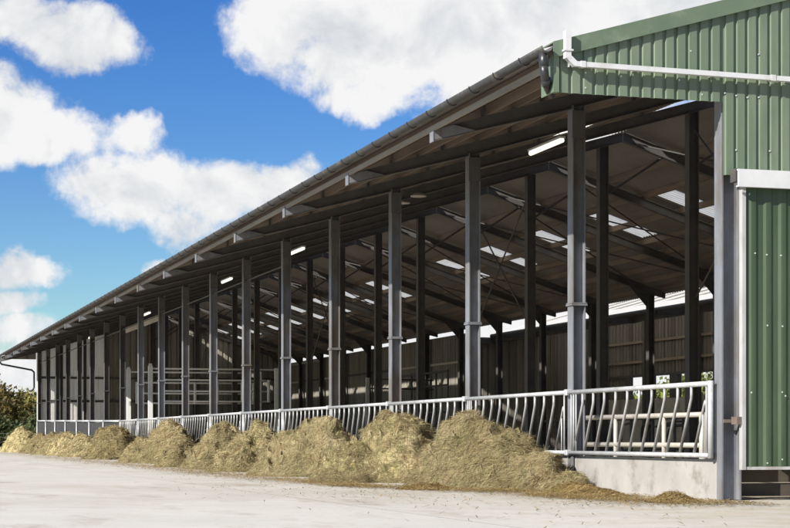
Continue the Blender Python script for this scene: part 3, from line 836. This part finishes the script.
# ------------------------------------------------------------------ hay heaps
def sstep(t): t = max(0, min(1, t)); return t*t*(3-2*t)
def lobe_h(x, y, lobes):
    h = 0
    for (cx, cy, rx, ry, hh, p, ang) in lobes:
        dx, dy = x - cx, y - cy
        ca, sa = math.cos(ang), math.sin(ang)
        u, v = (dx*ca + dy*sa)/(1.05*rx), (-dx*sa + dy*ca)/(1.08*ry)
        r = math.sqrt(u*u + v*v)
        if r < 1: 
            e = hh * (1 - r**(.85*p)) ** 1.2
            h = max(h, e) if h == 0 else max(h, e) + .12*min(h, e)*(1-abs(h-e)/max(h,e,1e-6))
    return h
def hay_heap(loc, lobes, res, nblade, seed, label, blade=.16, bw=.006, shell=(-1.9,1.9,-2.6,2.6), name='hay_heap', grp='heaps of hay along the feed barriers', rough=1.0, mat='hay'):
    rnd = random.Random(seed)
    off = Vector((seed * 13.1, seed * 7.7, seed * 3.3))
    x0 = min(l[0] - max(l[2], l[3]) for l in lobes) - .1; x1 = max(l[0] + max(l[2], l[3]) for l in lobes) + .1
    y0 = min(l[1] - max(l[2], l[3]) for l in lobes) - .1; y1 = max(l[1] + max(l[2], l[3]) for l in lobes) + .1
    nx, ny = int((x1-x0)/res)+1, int((y1-y0)/res)+1
    def H(x, y):
        # warp so that the outline and the folds are irregular
        w = noise.noise_vector(Vector((x*.9, y*.9, 0)) + off) * .20 + noise.noise_vector(Vector((x*3, y*3, 4)) + off) * .09
        h = lobe_h(x + w.x, y + w.y, lobes)
        if h <= 0: return -.03
        q = Vector((x, y, h*1.3)) + off
        k = sstep(h / .35)
        # thick tumbled wads: folded layers running round the heap
        f = noise.noise(Vector((q.x*1.1, q.y*1.1, q.z*1.2)))
        fold = abs(noise.noise(Vector((q.x*1.5 + f*1.3, q.y*1.5 - f, q.z*5.0))))
        h += (.10 - .46 * math.sqrt(fold*fold + .004)) * k * rough * .75
        f2 = abs(noise.noise(Vector((q.x*4 + f*2, q.y*4, q.z*9))))
        h += (.04 - .17 * math.sqrt(f2*f2 + .003)) * k * rough * .75
        c1 = noise.voronoi(Vector((q.x*1.9 + f*.5, q.y*1.5 + f*.4, q.z*2.6)))[0]
        h += (.10 - .23 * c1[0]) * k * rough * .9
        c2 = noise.voronoi(Vector((q.x*4.6 + f, q.y*3.8, q.z*6.5)))[0]
        h += (.03 - .08 * c2[0]) * k * rough * .8
        h += .045 * noise.fractal(Vector((q.x*7, q.y*7, q.z*7)), .8, 2.1, 4) * (.35 + .65*k) * rough
        return h
    mb = MB(); idx = {}
    hs = [[H(x0+i*res, y0+j*res) for j in range(ny)] for i in range(nx)]
    vs = []
    for i in range(nx):
        for j in range(ny):
            # push sideways too, so slopes undercut and look tumbled
            x, y = x0+i*res, y0+j*res; h = hs[i][j]
            n = noise.noise_vector(Vector((x*5, y*5, h*5)) + off) * .05 * (1 if h > .1 else .2)
            idx[i, j] = len(vs); vs.append((x+n.x, y+n.y, h))
    fs = []
    for i in range(nx-1):
        for j in range(ny-1):
            if max(hs[i][j], hs[i+1][j], hs[i+1][j+1], hs[i][j+1]) > -.02:
                fs.append((idx[i,j], idx[i+1,j], idx[i+1,j+1], idx[i,j+1]))
    used = sorted({q for f in fs for q in f}); re = {a: b for b, a in enumerate(used)}
    vs = [vs[a] for a in used]; fs = [tuple(re[q] for q in f) for f in fs]
    mb.add(vs, fs)
    # loose stalks lying on the surface
    tang = []
    for _ in range(nblade):
        f = fs[rnd.randrange(len(fs))]
        a, b, c = Vector(vs[f[0]]), Vector(vs[f[1]]), Vector(vs[f[2]])
        if max(a.z, b.z, c.z) < -.005: continue
        s_, t_ = rnd.random(), rnd.random()
        p = a + (b - a)*s_ + (Vector(vs[f[3]]) - a)*t_
        nrm = (b - a).cross(Vector(vs[f[3]]) - a).normalized()
        if nrm.z < 0: nrm = -nrm
        # direction: flows with a slowly turning field plus randomness
        ang = 2.6 * noise.noise(Vector((p.x*1.4, p.y*1.4, p.z*1.4)) + off) + rnd.gauss(0, .75) + 1.57
        d = Vector((math.cos(ang), math.sin(ang), 0)) * (1 if rnd.random() < .5 else .3) + Vector((nrm.x, nrm.y, 0)) * 1.1; d = (d - nrm*d.dot(nrm) + Vector((1e-5,0,0))).normalized()
        d = (d + nrm * rnd.uniform(-.08, .16)).normalized()
        l = blade * rnd.uniform(.5, 1.5)
        side = d.cross(nrm).normalized() * bw * rnd.uniform(.6, 1.3)
        side = (side + nrm * rnd.uniform(-.5,.5) * bw)
        p0 = p + nrm * .004; p1 = p0 + d * l * .5 + nrm * rnd.uniform(0, .018); p2 = p0 + d * l - nrm * rnd.uniform(-.015, .04)
        mb.add([p0-side, p0+side, p1+side, p1-side, p2+side*.5, p2-side*.5], [(0,1,2,3), (3,2,4,5)])
    o = obj(name, mb, M[mat], None, loc)
    o.rotation_euler = (0, 0, 0)
    # nothing pokes into the feed wall: squeeze what passes it
    me = o.data
    for v in me.vertices:
        wx = v.co.x + loc[0]
        if wx > -.09: v.co.x = -.09 - loc[0] - .02 * math.tanh((wx + .09)) * 0
    tag(o, label, 'hay heap', grp)
    return o
# lobes: (x, y, rx, ry, height, power, angle)
def heap(lobes, res, nb, seed, label, bw=.0018, blade=.12):
    cx = sum(l[0] for l in lobes)/len(lobes); cy = sum(l[1] for l in lobes)/len(lobes)
    hay_heap((cx, cy, 0), [(l[0]-cx, l[1]-cy) + tuple(l[2:]) for l in lobes], res, nb, seed, label, blade, bw)
heap([(-.68,6.95,.90,1.25,1.16,2.6,0), (-.62,5.7,.80,1.15,.92,2.5,0), (-.42,4.75,.50,.85,.60,2.3,0), (-.34,4.0,.36,.6,.30,2.2,0), (-1.15,6.6,.62,.95,.66,2.4,0), (-1.0,5.7,.5,.8,.40,2.2,0)], .026, 62000, 1,
     'largest hay heap, two-humped, beside the bare concrete wall end')
heap([(-.85,10.15,.85,1.1,1.18,2.5,0), (-1.5,10.4,.85,1.0,.68,2.2,.3), (-1.9,10.1,.6,.75,.34,2,0)], .03, 42000, 2,
     'rounded hay heap between the largest heap and the leaning peaked heap')
heap([(-.85,15.4,.85,1.5,1.24,2.1,0), (-1.45,15.9,.85,1.5,.85,2.2,0), (-1.0,17.6,.8,1.4,.92,2.2,0)], .036, 34000, 3,
     'peaked hay heap whose steep side drops to the barrier')
heap([(-.9,21.2,.9,1.4,1.08,2.3,0), (-1.5,20.9,.7,1.3,.6,2,0)], .04, 28000, 4, 'broad hay heap right behind the peaked heap', .0035)
heap([(-.9,25.3,.9,1.6,1.15,2.2,0), (-1.5,24.6,.7,1.5,.7,2,0)], .045, 28000, 5, 'hay heap with a long low front slope, midway along the row', .0035)
heap([(-1.6,28.2,.6,1.2,.80,2.2,0), (-1.8,27.4,.5,.9,.5,2,0)], .045, 14000, 6, 'lower hay heap set forward between two taller ones', .004)
heap([(-.85,34.4,.9,2.1,1.24,2.5,0), (-1.3,36.2,.75,2.1,.8,2,0)], .055, 16000, 7, 'long tall hay heap before the tall gates', .0045, .14)
heap([(-.9,46.0,.9,2.1,1.14,3.6,0), (-1.4,45.5,.6,1.8,.55,2,0)], .065, 9000, 8, 'flat-topped hay heap standing clear before the dark panel', .006, .16)
heap([(-1.0,54.2,.9,2.3,.92,2.2,0)], .08, 5000, 9, 'small hay heap just beyond the flat-topped one', .008, .18)
heap([(-1.0,59.6,.9,2.4,.98,2.4,0)], .08, 5000, 10, 'hay heap second beyond the flat-topped one', .008, .18)
heap([(-1.0,65.0,.9,2.6,.98,2.2,0)], .09, 4500, 11, 'hay heap third beyond the flat-topped one', .008, .18)
heap([(-1.0,71.0,.9,2.8,1.0,2.2,0)], .09, 4500, 12, 'hay heap second from the far end of the row', .008, .18)
heap([(-1.2,79.0,1.1,3.2,1.34,2.0,0), (-1.2,82.4,1,2.2,.8,2,0)], .10, 4500, 13, 'farthest hay heap, at the barn corner by the trees', .008, .18)
# small fallen clumps
def clump(loc, rx, ry, h, seed, label):
    hay_heap((loc[0], loc[1], 0), [(0,0,rx,ry,h,2,0)], .025, 2600, seed, label, .09, .0025, name='straw_clump', grp='small straw clumps on the yard', rough=.35, mat='straw')
clump((-.5, 3.1), .34, .6, .14, 21, 'low brown straw clump where the largest heap runs out')
clump((-.75, 1.9), .24, .40, .09, 22, 'little straw clump in front of the bare concrete wall')
clump((-.75, -.55), .24, .34, .11, 23, 'small round straw clump below the corner column')
clump((-1.9, 5.5), .34, .55, .07, 24, 'flat straw clump fallen before the largest heap')
# litter of single stalks
rnd = random.Random(5)
mb = MB()
def litter(cx, cy, sx, sy, n):
    for _ in range(n):
        x, y = rnd.gauss(cx, sx), rnd.gauss(cy, sy)
        if x > -.07: continue
        a = rnd.uniform(0, PI); l = rnd.uniform(.03, .13); w = rnd.uniform(.003, .007)
        d = Vector((math.cos(a), math.sin(a), 0))*l/2; s_ = Vector((-math.sin(a), math.cos(a), 0))*w
        z = rnd.uniform(.001, .02); c = Vector((x, y, z)); up = Vector((0,0,rnd.uniform(0,.02)))
        mb.add([c-d-s_, c-d+s_, c+d+s_+up, c+d-s_+up], [(0,1,2,3)])
litter(-1.0, 1.6, .4, .8, 2600); litter(-.8, -.4, .4, .5, 1300); litter(-1.7, 5.6, .35, .8, 1800); litter(-2.5, 9.8, .3, 1.8, 1800)
litter(-2.7, 16, .4, 4, 2500); litter(-2.6, 27, .4, 7, 2500); litter(-2.6, 45, .5, 12, 2500); litter(-.3, -1.2, 1.0, .5, 1500); litter(1.2, -1.4, .9, .4, 900); litter(-3.4, 4, .9, 5, 700)
litter(-.95, 2.2, .30, .45, 1800); litter(-1.25, 4.2, .30, .5, 1500); litter(-1.2, 1.0, .25, .5, 800); litter(-2.5, 7.6, .2, .4, 900)
litter(-2.3, 6.8, .25, .6, 700)
tag(obj('loose_straw', mb, M['straw']), 'loose stalks of straw littering the yard before the hay', 'straw', None, 'stuff')

# ------------------------------------------------------------------ trees
def tree(loc, h, r, leafmat, nleaf, leaf, seed, label, group, trunk=.3, low=.15):
    rnd = random.Random(seed)
    root = empty('tree', loc, label, 'tree', group)
    tb = MB(); tips = []
    def limb(p, d, l, rad, depth):
        pts = [p]; q = p.copy(); dd = d.copy()
        for i in range(4):
            dd = (dd + Vector((rnd.uniform(-.22,.22), rnd.uniform(-.22,.22), .08))).normalized()
            q = q + dd * l / 4; pts.append(q.copy())
        tb.tube(pts, [rad*(1-.16*i) for i in range(5)], 6)
        tips.append(q)
        if depth > 0:
            for i in range(3 if depth > 1 else 3):
                a = rnd.uniform(0, 2*PI)
                nd = (dd*.5 + Vector((math.cos(a), math.sin(a), rnd.uniform(.0,.8)))*.75).normalized()
                limb(pts[rnd.randint(2,4)], nd, l*rnd.uniform(.55,.8), rad*.5, depth-1)
    limb(Vector((0,0,-.2)), Vector((0,0,1)), h*.45, trunk, 3)
    obj('trunk', tb, M['bark'], root, smooth=True)
    cb = MB()
    cl = []
    for _ in range(int(34)):
        t = rnd.random()
        a = rnd.uniform(0, 2*PI); z = low*h + (h*(1-low)) * rnd.random()**.8
        prof = math.sin(PI*min(1, max(0, (z/h - low)/(1-low)))*.86 + .35)
        rr = r * prof * math.sqrt(rnd.random())
        cl.append((Vector((rr*math.cos(a), rr*math.sin(a), z*.93)), rnd.uniform(.45, 1.0) * r * .42))
    for q in tips:
        if q.z > .2*h: cl.append((q, r*.3))
    for _ in range(nleaf):
        c, cr = cl[rnd.randrange(len(cl))]
        v = Vector((rnd.gauss(0,1), rnd.gauss(0,1), rnd.gauss(0,.8))); v.normalize()
        p = c + v * cr * rnd.random()**.45
        if p.z < .1: continue
        n = Vector((rnd.gauss(0,1), rnd.gauss(0,1), rnd.gauss(.4,1))).normalized(); a = n.orthogonal().normalized(); b = n.cross(a)
        s_ = leaf * rnd.uniform(.6, 1.4)
        cb.add([p - a*s_, p + b*s_*.55, p + a*s_, p - b*s_*.55], [(0,1,2,3)])
    obj('crown', cb, leafmat, root)
    return root
TL = [ # x, y, h, r, mat, label
 (1.0, 128, 4.6, 3.2, 'leaf_autumn', 'brown autumn tree at the left edge beyond the last heap'),
 (5.4, 128, 3.6, 2.6, 'leaf_green', 'low dark green bush filling the dip between two autumn trees'),
 (9.0, 140, 5.0, 3.0, 'leaf_yellow', 'yellow-leaved tree beside the corner of the barn'),
 (-3.0, 140, 5.6, 3.6, 'leaf_green', 'tall green tree behind the brown one at the yard end'),
 (4.0, 118, 2.2, 2.2, 'leaf_green', 'low green bush at the foot of the autumn trees'),
 (8.2, 121, 2.6, 2.2, 'leaf_autumn', 'low brown bush close by the far downpipe'),
 (0.0, 116, 2.0, 2.2, 'leaf_green', 'low green bush just behind the farthest heap'),
 (13.0, 150, 4.5, 3.4, 'leaf_autumn', 'brown tree half hidden by the barn corner'),
 (5.5, 150, 4.4, 3.2, 'leaf_yellow', 'golden tree peeping over the green bush'),
 (-8.0, 132, 5.4, 3.6, 'leaf_autumn', 'wide russet tree left of the barn'),
 (-14.0, 140, 5.2, 3.8, 'leaf_green', 'broad green tree well left of the barn'),
 (-20.0, 134, 5.8, 3.8, 'leaf_autumn', 'russet tree farthest left of the barn'),
]
for i, (x, y, h, r, m, lab) in enumerate(TL):
    tree((x, y, 0), h*1.13, r*1.1, M[m], 5200, .17, 40+i, lab, 'trees beyond the yard', .16)
TB = [(30, 64, 3.6, 2.6, 'fresh yellow-green bush seen through the back window, left one'), (34.0, 70, 4.6, 2.8, 'fresh green tree seen through the back windows, taller'),
      (33, 58, 2.6, 2.4, 'low fresh green bush under the bright part of the back windows'), (38, 60, 2.8, 2.6, 'low fresh green bush seen through the window by the corner column'), (28.5, 70, 3.9, 2.6, 'green bush outside the back wall, farthest one')]
for i, (x, y, h, r, lab) in enumerate(TB):
    tree((x, y, 0), h, r, M['leaf_fresh'], 4200, .14, 80+i, lab, 'bushes behind the barn', .12, .05)
# wire fence at the yard end
fe = empty('wire_fence', (-22, 112, 0), 'thin wire fence in front of the trees at the yard end', 'fence')
for i in range(9):
    mb = MB(); mb.box(i*4-.05, i*4+.05, -.05, .05, 0, 1.15); obj('post', mb, M['sleeper'], fe)
for z in (.45, .8, 1.08):
    mb = MB(); mb.tube([(0, -.06, z), (32, -.06, z)], .012, 4); obj('wire', mb, M['galv'], fe)

# ------------------------------------------------------------------ sky, sun
SUN_EL, SUN_DIR = math.radians(30.5), Vector((-.90, -.44, 0)).normalized()
w = bpy.data.worlds.new('World'); SC.world = w; w.use_nodes = True
nt = w.node_tree; nt.nodes.clear()
out = nt.nodes.new('ShaderNodeOutputWorld'); bg = nt.nodes.new('ShaderNodeBackground')
nt.links.new(bg.outputs[0], out.inputs[0])
sky = nt.nodes.new('ShaderNodeTexSky'); sky.sky_type = 'NISHITA'; sky.sun_disc = False
sky.sun_elevation = SUN_EL
sky.sun_rotation = math.atan2(SUN_DIR.x, SUN_DIR.y)
sky.air_density = 1.0; sky.dust_density = .2; sky.ozone_density = 2.0
def node(t, **kw):
    n = nt.nodes.new(t)
    for k_, v in kw.items(): setattr(n, k_, v)
    return n
def L_(a, b): nt.links.new(a, b)
def math_(op, a, b=None, c=None, clamp=False):
    n = node('ShaderNodeMath', operation=op, use_clamp=clamp)
    for i_, x in enumerate((a, b, c)):
        if x is None: continue
        if hasattr(x, 'links'): L_(x, n.inputs[i_])
        else: n.inputs[i_].default_value = x
    return n.outputs[0]
tc = node('ShaderNodeTexCoord'); D = tc.outputs['Generated']
sep = node('ShaderNodeSeparateXYZ'); L_(D, sep.inputs[0])
az = math_('ARCTAN2', sep.outputs[0], sep.outputs[1])
el = math_('ARCSINE', sep.outputs[2])
def nz(scale, detail, rough, offs=(0,0,0), vec=None, dist=0):
    mp = node('ShaderNodeMapping'); mp.inputs['Location'].default_value = offs
    L_(vec or D, mp.inputs[0])
    n = node('ShaderNodeTexNoise'); n.inputs['Scale'].default_value = scale; n.inputs['Detail'].default_value = detail; n.inputs['Roughness'].default_value = rough
    n.inputs['Distortion'].default_value = dist
    L_(mp.outputs[0], n.inputs['Vector']); return n
wob = nz(16, 5, .6)
wv = node('ShaderNodeVectorMath', operation='SUBTRACT'); L_(wob.outputs['Color'], wv.inputs[0]); wv.inputs[1].default_value = (.5,.5,.5)
ws = node('ShaderNodeVectorMath', operation='SCALE'); L_(wv.outputs[0], ws.inputs[0]); ws.inputs['Scale'].default_value = .040
cmb = node('ShaderNodeCombineXYZ'); L_(az, cmb.inputs[0]); L_(el, cmb.inputs[1])
ae = node('ShaderNodeVectorMath', operation='ADD'); L_(cmb.outputs[0], ae.inputs[0]); L_(ws.outputs[0], ae.inputs[1])
fl = node('ShaderNodeVectorMath', operation='MULTIPLY'); L_(ae.outputs[0], fl.inputs[0]); fl.inputs[1].default_value = (1,1,0)
TH = math.atan2(545, 1824)
# clouds as soft ellipsoids in compass direction and elevation (degrees): azimuth, elevation, half-widths, strength
CL = [
 (6.6, 12.2, 2.2, 1.0, 1.0), (4.6, 12.6, 2.0, 1.0, .9),                                    # small cloud high on the left
 (4.2, 9.7, 2.2, 1.5, 1.0), (6.2, 9.2, 1.7, .9, 1.0),                                   # left bank
 (8.6, 7.8, 2.3, 1.15, 1.0), (11.4, 7.7, 2.7, 1.2, 1.0), (8.4, 9.4, .95, .75, .85), (13.3, 8.0, 1.5, .8, .8), (10.2, 6.6, 1.4, .8, .7),                 # middle cloud
 (13.3, 12.9, 1.9, 1.3, 1.1), (16.0, 12.6, 3.2, 2.3, 1.2), (20.0, 13.6, 4.5, 3.3, 1.3), (15.5, 10.4, 1.4, .6, .8), (26, 14.6, 6, 3.6, 1.3), (22, 10.5, 4, 2.0, 1.1), (33, 13, 6, 3, 1.1), (28, 7, 8, 3.5, 1.2), (24, 4, 8, 2.5, 1.2), (15, 2.6, 4, 1.3, 1.1), (19, 4.5, 4, 1.6, 1.1),  # great bank
 (11.2, 5.5, 1.3, .9, .95), (9.6, 4.9, .9, .55, .9),
 (5.0, 5.0, 1.6, .55, .9), (4.4, 4.1, 1.5, .42, .8), (4.5, 3.3, 1.6, .5, .7), (5.5, 2.0, 3.2, 1.1, .95), (8, 1.2, 8, .9, .8),
 (-6, 8, 4, 2, 1), (-16, 13, 6, 3, 1), (-30, 6, 8, 2, .9), (48, 8, 7, 3, 1), (70, 18, 14, 6, 1), (-60, 22, 12, 6, 1), (110, 12, 14, 5, 1), (-100, 14, 16, 5, .9), (150, 20, 15, 6, 1),
]
acc = None; top = None
for (a, e, sa, se, st) in CL:
    a, e, sa, se = (math.radians(q) for q in (a, e, sa, se))
    mm = node('ShaderNodeVectorMath', operation='MULTIPLY_ADD')
    L_(fl.outputs[0], mm.inputs[0]); mm.inputs[1].default_value = (1/sa, 1/se, 0); mm.inputs[2].default_value = (-a/sa, -e/se, 0)
    dt = node('ShaderNodeVectorMath', operation='DOT_PRODUCT'); L_(mm.outputs[0], dt.inputs[0]); L_(mm.outputs[0], dt.inputs[1])
    v = math_('MULTIPLY_ADD', dt.outputs['Value'], -st, st)
    v = math_('MAXIMUM', v, -1.0)
    acc = v if acc is None else math_('SMOOTH_MAX', acc, v, .25)
cov = nz(2.3, 8, .6, (5,5,1))  # overhead cloud cover out of view, added as neutral fill light
cv = math_('MULTIPLY_ADD', cov.outputs[0], 9.0, -4.1)
hi_ = math_('MULTIPLY_ADD', el, 6.0, -2.3, clamp=True)
cv = math_('SUBTRACT', math_('MULTIPLY', math_('ADD', cv, 1.0), hi_), 1.0)
acc = math_('MAXIMUM', acc, math_('MINIMUM', cv, 1.2))
n1 = nz(22, 10, .62, (3,1,2), None, .3)
n2 = nz(70, 8, .62, (1,5,2))
f = math_('ADD', acc, math_('MULTIPLY', math_('SUBTRACT', n1.outputs[0], .5), 2.7))
f = math_('ADD', f, math_('MULTIPLY', math_('SUBTRACT', n2.outputs[0], .5), 1.25))
mr = node('ShaderNodeMapRange', interpolation_type='SMOOTHSTEP'); mr.inputs[1].default_value = -.30; mr.inputs[2].default_value = .62
L_(f, mr.inputs[0]); mask = mr.outputs[0]
# cloud body: bright thick parts, greyer thin undersides
n3 = nz(13, 9, .58, (7,2,9), None, .4)
sh = math_('MULTIPLY_ADD', math_('SUBTRACT', n3.outputs[0], .5), 2.0, .82)
sh = math_('ADD', sh, math_('MULTIPLY', math_('SUBTRACT', n1.outputs[0], .5), .9))
n1u = nz(22, 6, .55, (3 + .006,1,2 - .016), None, .3)
n1l = nz(22, 6, .55, (3,1,2), None, .3)
sh = math_('ADD', sh, math_('MULTIPLY', math_('SUBTRACT', n1l.outputs[0], n1u.outputs[0]), 1.6))
cr = node('ShaderNodeValToRGB'); L_(sh, cr.inputs[0])
cr.color_ramp.elements[0].position = .40; cr.color_ramp.elements[0].color = (.74,.77,.81,1)
cr.color_ramp.elements[1].position = 1.0; cr.color_ramp.elements[1].color = (1,1,1,1)
CLOUD = 9.2
cs_ = node('ShaderNodeVectorMath', operation='SCALE'); L_(cr.outputs[0], cs_.inputs[0]); cs_.inputs['Scale'].default_value = CLOUD
hs = node('ShaderNodeHueSaturation'); hs.inputs['Saturation'].default_value = 1.45; hs.inputs['Hue'].default_value = .520; hs.inputs['Value'].default_value = 1.0
L_(sky.outputs[0], hs.inputs['Color'])
tint = node('ShaderNodeVectorMath', operation='MULTIPLY'); L_(hs.outputs[0], tint.inputs[0]); tint.inputs[1].default_value = (.80, 1.02, 1.18)
mx = node('ShaderNodeMix', data_type='RGBA'); L_(mask, mx.inputs[0]); L_(tint.outputs[0], mx.inputs[6]); L_(cs_.outputs[0], mx.inputs[7])
L_(mx.outputs[2], bg.inputs[0])
bg.inputs[1].default_value = .05
w.cycles.sampling_method = 'MANUAL'; w.cycles.sample_map_resolution = 1024

sl = bpy.data.lights.new('sun', 'SUN'); sl.energy = 4.0; sl.angle = math.radians(.6); sl.color = (1, .96, .89)
so = bpy.data.objects.new('sun', sl); COL.objects.link(so)
sd = Vector((SUN_DIR.x*math.cos(SUN_EL), SUN_DIR.y*math.cos(SUN_EL), math.sin(SUN_EL)))
so.rotation_euler = sd.to_track_quat('Z', 'Y').to_euler(); so.location = (-30, -30, 40)

# ------------------------------------------------------------------ camera
cam = bpy.data.cameras.new('camera'); co = bpy.data.objects.new('camera', cam); COL.objects.link(co)
co.location = (-10, -20, .745)
co.rotation_euler = (PI/2, 0, -TH)
cam.sensor_width = 36; cam.lens = 36 * 1824 / 790
cam.shift_y = 174 / 790; cam.clip_start = .1; cam.clip_end = 9000
SC.camera = co
SC.view_settings.view_transform = 'Standard'; SC.view_settings.look = 'None'
SC.view_settings.exposure = 1.0; SC.view_settings.gamma = 1; SC.view_settings.use_curve_mapping = False
SC.render.engine = 'CYCLES'
SC.cycles.use_denoising = True; SC.cycles.max_bounces = 10; SC.cycles.diffuse_bounces = 6; SC.cycles.transmission_bounces = 6
